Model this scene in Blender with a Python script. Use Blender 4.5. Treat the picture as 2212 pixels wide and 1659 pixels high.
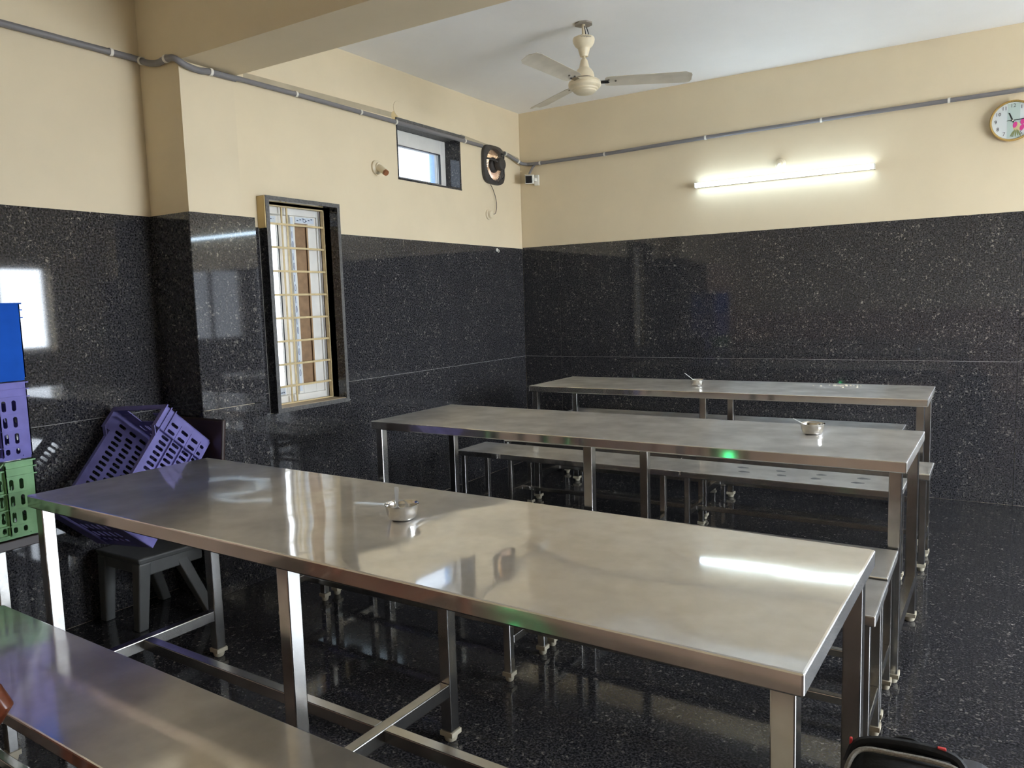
import bpy, math, random
from mathutils import Vector, Matrix

random.seed(7)
scene = bpy.context.scene
for _o in list(bpy.data.objects):
    bpy.data.objects.remove(_o)
COL = scene.collection

# ------------------------------------------------------------------ camera
cam_data = bpy.data.cameras.new('camera')
cam = bpy.data.objects.new('camera', cam_data)
COL.objects.link(cam)
scene.camera = cam
cam_data.sensor_fit = 'HORIZONTAL'
cam_data.sensor_width = 36.0
cam_data.lens = 1668.7 * 36.0 / 2212.0
cam_data.clip_start = 0.05
YAW, PITCH, ROLL = 0.5597, 0.1056, -0.0306
_f = Vector((-math.sin(YAW) * math.cos(PITCH), math.cos(YAW) * math.cos(PITCH), -math.sin(PITCH)))
_r = Vector((math.cos(YAW), math.sin(YAW), 0))
_u = _r.cross(_f)
_x = math.cos(ROLL) * _r + math.sin(ROLL) * _u
_y = -math.sin(ROLL) * _r + math.cos(ROLL) * _u
cam.matrix_world = Matrix(((_x.x, _y.x, -_f.x, 3.3918), (_x.y, _y.y, -_f.y, -5.6489),
                           (_x.z, _y.z, -_f.z, 1.3599), (0, 0, 0, 1)))

# ------------------------------------------------------------------ world, daylight, exposure
SKY_STRENGTH = 10.5
TUBE_STRENGTH = 8.0
world = bpy.data.worlds.new('sky')
scene.world = world
world.use_nodes = True
_bg = world.node_tree.nodes['Background']
_bg.inputs[0].default_value = (0.80, 0.89, 1.0, 1)
_bg.inputs[1].default_value = SKY_STRENGTH
vs = scene.view_settings
vs.view_transform = 'Standard'
vs.look = 'None'
vs.gamma = 1.0
vs.use_curve_mapping = False
vs.exposure = 1.60
scene.cycles.adaptive_threshold = 0.06
scene.cycles.max_bounces = 8
scene.cycles.diffuse_bounces = 5
scene.cycles.glossy_bounces = 4
scene.cycles.transmission_bounces = 4
scene.cycles.transparent_max_bounces = 8
scene.cycles.sample_clamp_indirect = 8.0
scene.cycles.caustics_reflective = True


def portal(name, loc, rot, sx, sy):
    """Guides the sampling of daylight through an opening; gives off no light itself."""
    d = bpy.data.lights.new(name, 'AREA')
    d.shape = 'RECTANGLE'
    d.size, d.size_y = sx, sy
    d.cycles.is_portal = True
    o = bpy.data.objects.new(name, d)
    COL.objects.link(o)
    o.location = loc
    o.rotation_euler = rot
    o['kind'] = 'helper'
    return o


XR, YF, H = 6.2, -6.0, 2.906          # right wall, wall behind the camera, ceiling height
WIN_R = [(-1.75, -0.655, 0.95, 1.96), (-3.15, -1.95, 0.0, 2.3)]   # openings in the right wall (y0, y1, z0, z1)
for _i, (_a, _b, _c, _d) in enumerate(WIN_R):
    portal('daylight_portal', (XR + 0.22, (_a + _b) / 2, (_c + _d) / 2), (0, math.radians(90), 0), _d - _c, _b - _a)
portal('daylight_portal', (-0.21, -1.215, 2.375), (0, math.radians(-90), 0), 0.36, 0.72)
portal('daylight_portal', (-0.21, -2.48, 1.38), (0, math.radians(-90), 0), 1.15, 0.5)

# ------------------------------------------------------------------ materials
MATS = {}


def new_mat(name):
    m = bpy.data.materials.new(name)
    m.use_nodes = True
    return m, m.node_tree.nodes, m.node_tree.links, m.node_tree.nodes['Principled BSDF']


def mat(name, col, rough=0.5, metal=0.0, spec=0.5, noise=0.0, nscale=20.0, bump=0.0, bscale=60.0, **kw):
    if name in MATS:
        return MATS[name]
    m, n, l, p = new_mat(name)
    p.inputs['Roughness'].default_value = rough
    p.inputs['Metallic'].default_value = metal
    p.inputs['Specular IOR Level'].default_value = spec
    p.inputs['Base Color'].default_value = (*col, 1)
    geo = n.new('ShaderNodeNewGeometry')
    if noise:
        t = n.new('ShaderNodeTexNoise')
        t.inputs['Scale'].default_value = nscale
        t.inputs['Detail'].default_value = 5
        l.new(geo.outputs['Position'], t.inputs['Vector'])
        r = n.new('ShaderNodeMapRange')
        r.inputs[1].default_value, r.inputs[2].default_value = 0.3, 0.7
        r.inputs[3].default_value, r.inputs[4].default_value = 1 - noise, 1 + noise
        l.new(t.outputs['Fac'], r.inputs[0])
        mx = n.new('ShaderNodeMix')
        mx.data_type = 'RGBA'
        mx.blend_type = 'MULTIPLY'
        mx.inputs[0].default_value = 1
        mx.inputs[6].default_value = (*col, 1)
        l.new(r.outputs[0], mx.inputs[7])
        l.new(mx.outputs[2], p.inputs['Base Color'])
    if bump:
        t = n.new('ShaderNodeTexNoise')
        t.inputs['Scale'].default_value = bscale
        t.inputs['Detail'].default_value = 4
        l.new(geo.outputs['Position'], t.inputs['Vector'])
        b = n.new('ShaderNodeBump')
        b.inputs['Strength'].default_value = bump
        b.inputs['Distance'].default_value = 0.004
        l.new(t.outputs['Fac'], b.inputs['Height'])
        l.new(b.outputs[0], p.inputs['Normal'])
    for k, v in kw.items():
        p.inputs[k].default_value = v
    MATS[name] = m
    return m


def plaster(name, col, stain=0.05):
    m, n, l, p = new_mat(name)
    geo = n.new('ShaderNodeNewGeometry')
    t = n.new('ShaderNodeTexNoise')
    t.inputs['Scale'].default_value = 1.3
    t.inputs['Detail'].default_value = 6
    t.inputs['Roughness'].default_value = 0.6
    l.new(geo.outputs['Position'], t.inputs['Vector'])
    r = n.new('ShaderNodeMapRange')
    r.inputs[1].default_value, r.inputs[2].default_value = 0.3, 0.7
    r.inputs[3].default_value, r.inputs[4].default_value = 1 - stain, 1 + stain
    l.new(t.outputs['Fac'], r.inputs[0])
    mx = n.new('ShaderNodeMix')
    mx.data_type = 'RGBA'
    mx.blend_type = 'MULTIPLY'
    mx.inputs[0].default_value = 1
    mx.inputs[6].default_value = (*col, 1)
    l.new(r.outputs[0], mx.inputs[7])
    l.new(mx.outputs[2], p.inputs['Base Color'])
    t2 = n.new('ShaderNodeTexNoise')
    t2.inputs['Scale'].default_value = 14
    t2.inputs['Detail'].default_value = 8
    l.new(geo.outputs['Position'], t2.inputs['Vector'])
    b = n.new('ShaderNodeBump')
    b.inputs['Strength'].default_value = 0.25
    b.inputs['Distance'].default_value = 0.004
    l.new(t2.outputs['Fac'], b.inputs['Height'])
    l.new(b.outputs[0], p.inputs['Normal'])
    p.inputs['Roughness'].default_value = 0.6
    p.inputs['Specular IOR Level'].default_value = 0.3
    MATS[name] = m
    return m


def granite(name, lift=1.0, rough=0.09):
    m, n, l, p = new_mat(name)
    geo = n.new('ShaderNodeNewGeometry')
    warp = n.new('ShaderNodeTexNoise')
    warp.inputs['Scale'].default_value = 60
    warp.inputs['Detail'].default_value = 3
    l.new(geo.outputs['Position'], warp.inputs['Vector'])
    vm = n.new('ShaderNodeVectorMath')
    vm.operation = 'SCALE'
    vm.inputs['Scale'].default_value = 0.045
    l.new(warp.outputs['Color'], vm.inputs[0])
    va = n.new('ShaderNodeVectorMath')
    va.operation = 'ADD'
    l.new(geo.outputs['Position'], va.inputs[0])
    l.new(vm.outputs[0], va.inputs[1])

    def math_(op, a, b):
        q = n.new('ShaderNodeMath')
        q.operation = op
        for i, s in enumerate((a, b)):
            if isinstance(s, (int, float)):
                q.inputs[i].default_value = s
            else:
                l.new(s, q.inputs[i])
        return q.outputs[0]

    def flecks(scale, chance, size):
        v = n.new('ShaderNodeTexVoronoi')
        v.inputs['Scale'].default_value = scale
        l.new(va.outputs[0], v.inputs['Vector'])
        sx = n.new('ShaderNodeSeparateColor')
        l.new(v.outputs['Color'], sx.inputs[0])
        on = math_('GREATER_THAN', sx.outputs[0], chance)
        near = n.new('ShaderNodeMapRange')
        near.inputs[1].default_value, near.inputs[2].default_value = size, size * 0.45
        near.inputs[3].default_value, near.inputs[4].default_value = 0, 1
        l.new(v.outputs['Distance'], near.inputs[0])
        return math_('MULTIPLY', math_('MULTIPLY', on, near.outputs[0]), math_('ADD', math_('MULTIPLY', sx.outputs[1], 0.8), 0.2))
    a = flecks(64, 0.80, 0.46)
    b = flecks(130, 0.66, 0.5)
    cl = n.new('ShaderNodeTexNoise')
    cl.inputs['Scale'].default_value = 5
    cl.inputs['Detail'].default_value = 4
    l.new(geo.outputs['Position'], cl.inputs['Vector'])
    clr = n.new('ShaderNodeMapRange')
    clr.inputs[1].default_value, clr.inputs[2].default_value = 0.36, 0.66
    clr.inputs[3].default_value, clr.inputs[4].default_value = 0.25, 1
    l.new(cl.outputs['Fac'], clr.inputs[0])
    tot = math_('MULTIPLY', math_('ADD', a, math_('MULTIPLY', b, 0.55)), clr.outputs[0])
    fine = n.new('ShaderNodeTexNoise')
    fine.inputs['Scale'].default_value = 130
    fine.inputs['Detail'].default_value = 4
    l.new(geo.outputs['Position'], fine.inputs['Vector'])
    ramp = n.new('ShaderNodeValToRGB')
    ramp.color_ramp.elements[0].position = 0.38
    ramp.color_ramp.elements[0].color = (0.007 * lift, 0.007 * lift, 0.008 * lift, 1)
    ramp.color_ramp.elements[1].position = 0.72
    ramp.color_ramp.elements[1].color = (0.050 * lift, 0.047 * lift, 0.050 * lift, 1)
    l.new(fine.outputs['Fac'], ramp.inputs[0])
    mx = n.new('ShaderNodeMix')
    mx.data_type = 'RGBA'
    l.new(tot, mx.inputs[0])
    l.new(ramp.outputs[0], mx.inputs[6])
    mx.inputs[7].default_value = (0.23 * lift, 0.21 * lift, 0.18 * lift, 1)
    l.new(mx.outputs[2], p.inputs['Base Color'])
    p.inputs['Roughness'].default_value = rough
    p.inputs['IOR'].default_value = 1.55
    MATS[name] = m
    return m


def steel(name, col=(0.93, 0.925, 0.91), r1=0.05, r2=0.30, mixf=0.5, warp=0.0, haze=0.16):
    """Brushed stainless sheet: a clear reflection plus one smeared across the brushing."""
    m, n, l, p = new_mat(name)
    out = n['Material Output']
    p.inputs['Base Color'].default_value = (*col, 1)
    p.inputs['Metallic'].default_value = 1
    p.inputs['Roughness'].default_value = r1
    p2 = n.new('ShaderNodeBsdfAnisotropic')
    p2.distribution = 'GGX'
    p2.inputs['Color'].default_value = (*col, 1)
    p2.inputs['Roughness'].default_value = r2
    p2.inputs['Anisotropy'].default_value = -0.82
    tg = n.new('ShaderNodeTangent')
    tg.direction_type = 'UV_MAP'
    l.new(tg.outputs[0], p2.inputs['Tangent'])
    geo = n.new('ShaderNodeNewGeometry')
    sm = n.new('ShaderNodeTexNoise')
    sm.inputs['Scale'].default_value = 7
    sm.inputs['Detail'].default_value = 6
    l.new(geo.outputs['Position'], sm.inputs['Vector'])
    mr = n.new('ShaderNodeMapRange')
    mr.inputs[1].default_value, mr.inputs[2].default_value = 0.35, 0.65
    mr.inputs[3].default_value, mr.inputs[4].default_value = mixf - 0.10, mixf + 0.10
    l.new(sm.outputs['Fac'], mr.inputs[0])
    mix = n.new('ShaderNodeMixShader')
    l.new(mr.outputs[0], mix.inputs[0])
    l.new(p.outputs[0], mix.inputs[1])
    l.new(p2.outputs[0], mix.inputs[2])
    hz = n.new('ShaderNodeBsdfAnisotropic')
    hz.distribution = 'GGX'
    hz.inputs['Color'].default_value = (*col, 1)
    hz.inputs['Roughness'].default_value = 0.62
    mix2 = n.new('ShaderNodeMixShader')
    mix2.inputs[0].default_value = haze
    l.new(mix.outputs[0], mix2.inputs[1])
    l.new(hz.outputs[0], mix2.inputs[2])
    l.new(mix2.outputs[0], out.inputs['Surface'])
    if warp:
        t = n.new('ShaderNodeTexNoise')
        t.inputs['Scale'].default_value = 1.6
        t.inputs['Detail'].default_value = 1.5
        l.new(geo.outputs['Position'], t.inputs['Vector'])
        b = n.new('ShaderNodeBump')
        b.inputs['Strength'].default_value = 1.0
        b.inputs['Distance'].default_value = warp
        l.new(t.outputs['Fac'], b.inputs['Height'])
        l.new(b.outputs[0], p.inputs['Normal'])
        l.new(b.outputs[0], p2.inputs['Normal'])
    MATS[name] = m
    return m


def emissive(name, col, strength):
    m, n, l, p = new_mat(name)
    p.inputs['Base Color'].default_value = (0.9, 0.9, 0.9, 1)
    p.inputs['Emission Color'].default_value = (*col, 1)
    p.inputs['Emission Strength'].default_value = strength
    MATS[name] = m
    return m


def glass(name, col=(0.95, 0.97, 1.0), rough=0.0, gloss=0.08):
    m, n, l, p = new_mat(name)
    out = n['Material Output']
    n.remove(p)
    if rough:
        t = n.new('ShaderNodeBsdfRefraction')
        t.inputs['IOR'].default_value = 1.02
        t.inputs['Roughness'].default_value = rough
        t.inputs['Color'].default_value = (*col, 1)
    else:
        t = n.new('ShaderNodeBsdfTransparent')
        t.inputs['Color'].default_value = (*col, 1)
    g = n.new('ShaderNodeBsdfGlossy')
    g.inputs['Roughness'].default_value = 0.03
    mix = n.new('ShaderNodeMixShader')
    mix.inputs[0].default_value = gloss
    l.new(t.outputs[0], mix.inputs[1])
    l.new(g.outputs[0], mix.inputs[2])
    l.new(mix.outputs[0], out.inputs['Surface'])
    MATS[name] = m
    return m


CREAM = plaster('cream_wall_paint', (0.74, 0.625, 0.435))
CEIL = plaster('ceiling_paint', (0.92, 0.915, 0.90), 0.03)
GRAN = granite('polished_black_granite', 1.5, 0.04)
GRANF = granite('polished_granite_floor', 1.45, 0.07)
GRANE = mat('sawn_granite_edge', (0.11, 0.105, 0.10), 0.55, noise=0.35, nscale=90)
GROUT = mat('grey_joint_filler', (0.30, 0.29, 0.27), 0.8)
STEEL = steel('brushed_steel_sheet', warp=0.012)
STEELB = steel('brushed_steel_bench_sheet', r1=0.09, r2=0.32, mixf=0.5, warp=0.004)
STEELE = steel('polished_steel_edge', (0.72, 0.70, 0.67), 0.07, 0.22, 0.4, 0.0, 0.03)
TUBE = mat('steel_square_tube', (0.52, 0.505, 0.48), 0.20, 1.0, noise=0.12, nscale=18)
STEELP = mat('pressed_steel', (0.66, 0.64, 0.61), 0.16, 1.0, noise=0.08, nscale=60)
SMUDGE = mat('dried_smudge', (0.14, 0.15, 0.16), 0.45, 0.6, noise=0.3, nscale=90)
RUBBER = mat('cream_rubber', (0.42, 0.37, 0.27), 0.6)
PVC = mat('grey_pvc', (0.20, 0.19, 0.195), 0.45)
CLIPW = mat('white_plastic', (0.78, 0.75, 0.68), 0.4)
CLIPO = mat('cream_plastic', (0.72, 0.62, 0.44), 0.4)
FANC = mat('ivory_enamel', (0.76, 0.66, 0.47), 0.32, noise=0.06, nscale=15)
FANB = mat('ivory_blade_paint', (0.62, 0.56, 0.45), 0.35, noise=0.08, nscale=12)
DARK = mat('dark_grey_plastic', (0.055, 0.05, 0.046), 0.5, noise=0.2, nscale=30)
BLACK = mat('black_plastic', (0.012, 0.012, 0.013), 0.35)
UPVC = mat('white_upvc', (0.80, 0.78, 0.73), 0.35, noise=0.05, nscale=10)
FILM = mat('printed_protective_film', (0.66, 0.72, 0.80), 0.3)
INK = mat('navy_ink', (0.03, 0.05, 0.11), 0.5)
BOARD = mat('brown_hardboard', (0.30, 0.185, 0.10), 0.75, noise=0.18, nscale=25)
GRILLY = mat('cream_yellow_enamel', (0.66, 0.52, 0.28), 0.4, noise=0.1, nscale=30)
STRIP = mat('old_ochre_paint', (0.46, 0.385, 0.265), 0.7, noise=0.1, nscale=8)
YELLOWP = mat('ochre_side_paint', (0.62, 0.47, 0.23), 0.6, noise=0.08, nscale=8)
BLUEP = mat('blue_crate_plastic', (0.010, 0.085, 0.46), 0.5, spec=0.03, noise=0.08, nscale=14)
LAVP = mat('lavender_crate_plastic', (0.17, 0.155, 0.45), 0.45, spec=0.15, noise=0.12, nscale=16)
GREENP = mat('pale_green_crate_plastic', (0.24, 0.44, 0.23), 0.45, spec=0.15, noise=0.15, nscale=16)
PURP = mat('purple_crate_plastic', (0.16, 0.145, 0.36), 0.45, spec=0.2, noise=0.15, nscale=16)
OLIVE = mat('dark_olive_plastic', (0.10, 0.10, 0.095), 0.45, noise=0.15, nscale=12)
BROWNP = mat('dark_brown_plastic', (0.035, 0.02, 0.016), 0.35)
REDBR = mat('red_brown_plastic', (0.20, 0.055, 0.025), 0.28)
FABRIC = mat('black_nylon', (0.011, 0.011, 0.012), 0.75, noise=0.3, nscale=60, bump=0.4, bscale=120)
MESHF = mat('charcoal_nylon', (0.035, 0.036, 0.042), 0.6, noise=0.2, nscale=80)
ZIP = mat('grey_zip_tape', (0.32, 0.30, 0.26), 0.6, noise=0.3, nscale=300)
RED = mat('red_trim', (0.75, 0.05, 0.05), 0.5)
GOLD = mat('gold_rim', (0.62, 0.43, 0.16), 0.25, 0.85)
DIAL = mat('dial_paper', (0.66, 0.70, 0.70), 0.35)
DIALG = mat('dial_pale_green_print', (0.48, 0.58, 0.54), 0.4)
INKG = mat('grey_ink', (0.10, 0.10, 0.11), 0.5)
PINK = mat('pink_petal_print', (0.62, 0.05, 0.26), 0.5)
LEAF = mat('olive_leaf_print', (0.24, 0.27, 0.12), 0.5)
YELP = mat('pale_yellow_print', (0.62, 0.52, 0.28), 0.5)
WSPOON = mat('white_spoon', (0.75, 0.74, 0.72), 0.3)
RICE = mat('rice_grains', (0.75, 0.70, 0.58), 0.6)
BRASS = mat('brown_bakelite', (0.32, 0.12, 0.05), 0.4)
LOUVRE = mat('pink_lit_louvre', (0.55, 0.36, 0.26), 0.35, 0.3)  # slat colour stands in for pinkish daylight coming through the slots
TUBE_ON = emissive('lit_tube_diffuser', (0.64, 0.83, 1.0), TUBE_STRENGTH)
GREENLED = emissive('green_lamp', (0.02, 1.0, 0.30), 3.0)
GLASS = glass('white_filmed_glass', (0.36, 0.355, 0.35))
FROST = glass('frosted_window_glass', (0.26, 0.267, 0.275))
CLEARP = mat('clear_plastic', (0.86, 0.88, 0.9), 0.15, **{'Transmission Weight': 0.6})
CONC = mat('outdoor_concrete', (0.60, 0.58, 0.55), 0.9, noise=0.1, nscale=2)
BLUEPIPE = mat('blue_outdoor_pipe', (0.40, 0.60, 0.95), 0.5)
PINKW = mat('pale_outdoor_wall', (0.70, 0.62, 0.58), 0.85)
REFLBR = mat('reflection_brown', (0.50, 0.33, 0.235), 0.45, noise=0.2, nscale=6)  # for the added panel behind the camera


# ------------------------------------------------------------------ mesh builder
class MB:
    def __init__(self):
        self.v, self.f = [], []

    def add(self, verts, faces):
        o = len(self.v)
        self.v += [tuple(p) for p in verts]
        self.f += [tuple(i + o for i in f) for f in faces]
        return self

    def box(self, x0, x1, y0, y1, z0, z1, M=None):
        vs_ = [Vector(p) for p in ((x0, y0, z0), (x1, y0, z0), (x1, y1, z0), (x0, y1, z0),
                                   (x0, y0, z1), (x1, y0, z1), (x1, y1, z1), (x0, y1, z1))]
        if M is not None:
            vs_ = [M @ p for p in vs_]
        return self.add(vs_, [(0, 3, 2, 1), (4, 5, 6, 7), (0, 1, 5, 4), (1, 2, 6, 5), (2, 3, 7, 6), (3, 0, 4, 7)])

    def hexa(self, p):
        """8 corners: bottom ring then top ring."""
        return self.add(p, [(0, 3, 2, 1), (4, 5, 6, 7), (0, 1, 5, 4), (1, 2, 6, 5), (2, 3, 7, 6), (3, 0, 4, 7)])

    def lathe(self, prof, n=24, M=None, cap=True):
        o = []
        for (r, z) in prof:
            for k in range(n):
                a = 2 * math.pi * k / n
                p = Vector((r * math.cos(a), r * math.sin(a), z))
                o.append(M @ p if M is not None else p)
        fs = []
        for i in range(len(prof) - 1):
            for k in range(n):
                k2 = (k + 1) % n
                fs.append((i * n + k, i * n + k2, (i + 1) * n + k2, (i + 1) * n + k))
        if cap:
            fs.append(tuple(reversed(range(n))))
            fs.append(tuple(range((len(prof) - 1) * n, len(prof) * n)))
        return self.add(o, fs)

    def tube(self, pts, r, n=8, cap=True):
        pts = [Vector(p) for p in pts]
        o = []
        prev = None
        for i, p in enumerate(pts):
            d = (pts[min(i + 1, len(pts) - 1)] - pts[max(i - 1, 0)]).normalized()
            if prev is None:
                a = Vector((0, 0, 1)) if abs(d.z) < 0.9 else Vector((1, 0, 0))
                u = d.cross(a).normalized()
            else:
                u = (prev - d * prev.dot(d)).normalized()
            prev = u
            w = d.cross(u)
            rr = r[i] if isinstance(r, (list, tuple)) else r
            for k in range(n):
                t = 2 * math.pi * k / n
                o.append(p + u * (rr * math.cos(t)) + w * (rr * math.sin(t)))
        fs = []
        for i in range(len(pts) - 1):
            for k in range(n):
                k2 = (k + 1) % n
                fs.append((i * n + k, i * n + k2, (i + 1) * n + k2, (i + 1) * n + k))
        if cap:
            fs.append(tuple(reversed(range(n))))
            fs.append(tuple(range((len(pts) - 1) * n, len(pts) * n)))
        return self.add(o, fs)

    def prism(self, poly, z0, z1, M=None):
        n = len(poly)
        o = [Vector((x, y, z0)) for x, y in poly] + [Vector((x, y, z1)) for x, y in poly]
        if M is not None:
            o = [M @ p for p in o]
        fs = [tuple(reversed(range(n))), tuple(range(n, 2 * n))]
        for k in range(n):
            k2 = (k + 1) % n
            fs.append((k, k2, n + k2, n + k))
        return self.add(o, fs)

    def build(self, name, material, parent=None, smooth=False, bevel=0.0, uv=False, angle=35, seg=2):
        me = bpy.data.meshes.new(name)
        me.from_pydata(self.v, [], self.f)
        me.update()
        if uv:
            lay = me.uv_layers.new(name='UVMap')
            for lp in me.loops:
                c = me.vertices[lp.vertex_index].co
                nrm = None
                lay.data[lp.index].uv = (c.y * 0.5 + c.z * 0.05, c.x * 0.5 + c.z * 0.5)
        ob = bpy.data.objects.new(name, me)
        COL.objects.link(ob)
        if material:
            me.materials.append(material)
        if parent is not None:
            ob.parent = parent
        if smooth:
            for pl in me.polygons:
                pl.use_smooth = True
            try:
                me.set_sharp_from_angle(angle=math.radians(angle))
            except Exception:
                pass
        if bevel:
            bm = ob.modifiers.new('bevel', 'BEVEL')
            bm.width = bevel
            bm.segments = seg
            bm.limit_method = 'ANGLE'
            bm.angle_limit = math.radians(40)
        return ob


def tag(o, label=None, cat=None, group=None, kind=None):
    if label:
        o['label'] = label
    if cat:
        o['category'] = cat
    if group:
        o['group'] = group
    if kind:
        o['kind'] = kind
    return o


def empty(name, loc=(0, 0, 0), rz=0.0, label=None, cat=None, group=None, kind=None):
    o = bpy.data.objects.new(name, None)
    COL.objects.link(o)
    o.location = loc
    o.rotation_euler = (0, 0, rz)
    o.empty_display_size = 0.1
    return tag(o, label, cat, group, kind)


def copy_tree(o, parent=None):
    c = o.copy()
    COL.objects.link(c)
    c.parent = parent
    for ch in list(o.children):
        copy_tree(ch, c)
    return c


def panel_with_holes(axis, pos, thick, u0, u1, z0, z1, holes):
    """A slab in the plane axis=pos (front) reaching back by thick, with rectangular holes (ua, ub, za, zb)."""
    us = sorted({u0, u1, *[h[0] for h in holes], *[h[1] for h in holes]})
    zs = sorted({z0, z1, *[h[2] for h in holes], *[h[3] for h in holes]})
    us = [u for u in us if u0 <= u <= u1]
    zs = [z for z in zs if z0 <= z <= z1]

    def solid(i, j):
        if i < 0 or j < 0 or i >= len(us) - 1 or j >= len(zs) - 1:
            return False
        um, zm = (us[i] + us[i + 1]) / 2, (zs[j] + zs[j + 1]) / 2
        return not any(h[0] < um < h[1] and h[2] < zm < h[3] for h in holes)

    def P(u, z, d):
        return (pos + d, u, z) if axis == 'x' else (u, pos + d, z)
    m = MB()
    for i in range(len(us) - 1):
        for j in range(len(zs) - 1):
            if not solid(i, j):
                continue
            a, b, c, d = us[i], us[i + 1], zs[j], zs[j + 1]
            for dd in (0, thick):
                m.add([P(a, c, dd), P(b, c, dd), P(b, d, dd), P(a, d, dd)], [(0, 1, 2, 3)])
            if not solid(i - 1, j):
                m.add([P(a, c, 0), P(a, d, 0), P(a, d, thick), P(a, c, thick)], [(0, 1, 2, 3)])
            if not solid(i + 1, j):
                m.add([P(b, c, 0), P(b, d, 0), P(b, d, thick), P(b, c, thick)], [(0, 1, 2, 3)])
            if not solid(i, j - 1):
                m.add([P(a, c, 0), P(b, c, 0), P(b, c, thick), P(a, c, thick)], [(0, 1, 2, 3)])
            if not solid(i, j + 1):
                m.add([P(a, d, 0), P(b, d, 0), P(b, d, thick), P(a, d, thick)], [(0, 1, 2, 3)])
    return m


# ------------------------------------------------------------------ the room
T = 1.812            # top of the granite dado
JZ = 0.90            # horizontal joint in the dado
G = 0.0012           # half width of a joint
WIN1 = (-2.735, -2.225, 0.812, 1.948)      # tall window opening (y0, y1, z0, z1)
WIN2 = (-1.575, -0.850, 2.195, 2.575)      # small high window
FANH = (-0.52, -0.34, 2.335, 2.515)        # exhaust fan opening

floor = MB().box(-0.3, XR + 0.3, YF - 0.1, 0.1, -0.12, -0.004).build('floor', GROUT)
tag(floor, kind='structure')
fx = [0.0, 2.1, 4.2, XR]
fy = [YF, -3.03, 0.0]
for i in range(3):
    for j in range(2):
        MB().box(fx[i] + G, fx[i + 1] - G, fy[j] + G, fy[j + 1] - G, -0.02, 0.0).build('floor_slab', GRANF, floor)

ceiling = MB().box(-0.3, XR + 0.3, YF - 0.1, 0.1, H, H + 0.12).build('ceiling', CEIL)
tag(ceiling, kind='structure')

# back wall
wb = MB().box(-0.2, XR + 0.2, 0.004, 0.22, -0.004, H).build('wall_back', CREAM)
tag(wb, kind='structure')
for (a, b) in ((0.0, 0.345), (0.345, 3.52), (3.52, XR)):
    for (c, d) in ((0.0, JZ), (JZ, T)):
        MB().box(a + G, b - G, 0.0, 0.02, c + G, d - G).build('granite_slab', GRAN, wb)
MB().box(0, XR, 0.003, 0.01, 0.0, T - 0.004).build('joint_filler', GROUT, wb)

# left wall
wl = panel_with_holes('x', -0.004, -0.2, YF, 0.0, -0.004, H, [WIN1, WIN2, FANH]).build('wall_left', CREAM)
tag(wl, kind='structure')
TL = 1.803
MB().add([(-0.003, YF, 0), (-0.003, -2.76, 0), (-0.003, -2.76, TL), (-0.003, YF, TL)], [(0, 1, 2, 3)]).build('joint_filler', GROUT, wl)
MB().add([(-0.003, -2.2, 0), (-0.003, 0, 0), (-0.003, 0, TL), (-0.003, -2.2, TL),
          (-0.003, -2.76, 0), (-0.003, -2.76, .78), (-0.003, -2.2, .78)], [(0, 1, 2, 3), (4, 0, 6, 5)]).build('joint_filler', GROUT, wl)
for (a, b, c, d) in ((-2.132, 0.0, 0, JZ), (-2.202, 0.0, JZ, TL), (-2.132 - 0.07, -2.132, 0.79, JZ), (-3.03, -2.132, 0, 0.785),
                     (-3.03, -2.765, 0.785, JZ), (-3.03, -2.765, JZ, TL),
                     (-4.92, -3.40, 0, JZ), (-4.92, -3.40, JZ, T)):
    MB().box(-0.018, 0.0, a + G, b - G, c + G, d - G).build('granite_slab', GRAN, wl)
MB().box(-0.018, 0.004, YF, -4.92, 0, T).build('reflection_panel', mat('pale_reflection_brown', (0.84, 0.63, 0.51), 0.45, noise=0.1, nscale=6), wl)  # unseen panel, added so the nearest table's apron reflects bright brown
# strip and spots of older ochre paint along the conduit
st = MB()
for (a, za, b, zb) in ((-2.80, 2.588, -1.60, 2.604), (-0.84, 2.590, -0.30, 2.560), (-0.30, 2.560, -0.02, 2.530)):
    st.add([(-0.0036, a, za - 0.017), (-0.0036, b, zb - 0.017), (-0.0036, b, zb + 0.017), (-0.0036, a, za + 0.017)], [(0, 1, 2, 3)])
st.build('bare_paint_strip', STRIP, wl)
MB().lathe([(0.032, -0.002), (0.032, 0.0)], 20, Matrix.Translation((-0.0035, -1.585, 2.60)) @ Matrix.Rotation(math.radians(90), 4, 'Y')).build('bare_paint_patch', YELLOWP, wl)
MB().lathe([(0.049, -0.001), (0.049, 0.0035), (0.047, 0.0045)], 28, Matrix.Translation((-0.0045, -1.545, 2.655)) @ Matrix.Rotation(math.radians(90), 4, 'Y')).build('blank_cover_plate', CREAM, wl)

# pillar and beam
pl = MB().box(-0.002, 0.282, -3.392, -3.098, 0, 2.474).build('wall_pillar', CREAM)
tag(pl, kind='structure')
for (c, d) in ((0.0, JZ), (JZ, T)):
    MB().box(0.0, 0.29, -3.402, -3.385, c + G, d - G).build('granite_slab', GRAN, pl)
    MB().box(0.268, 0.292, -3.40, -3.032, c + G, d - G).build('granite_slab', GRAN, pl)
    MB().box(0.0, 0.29, -3.098, -3.034, c + G, d - G).build('granite_slab', GRAN, pl)
bmm = MB().box(-0.002, XR + 0.002, -3.392, -3.082, 2.474, H + 0.002).build('trim_1', CREAM)
tag(bmm, kind='structure')

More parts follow.
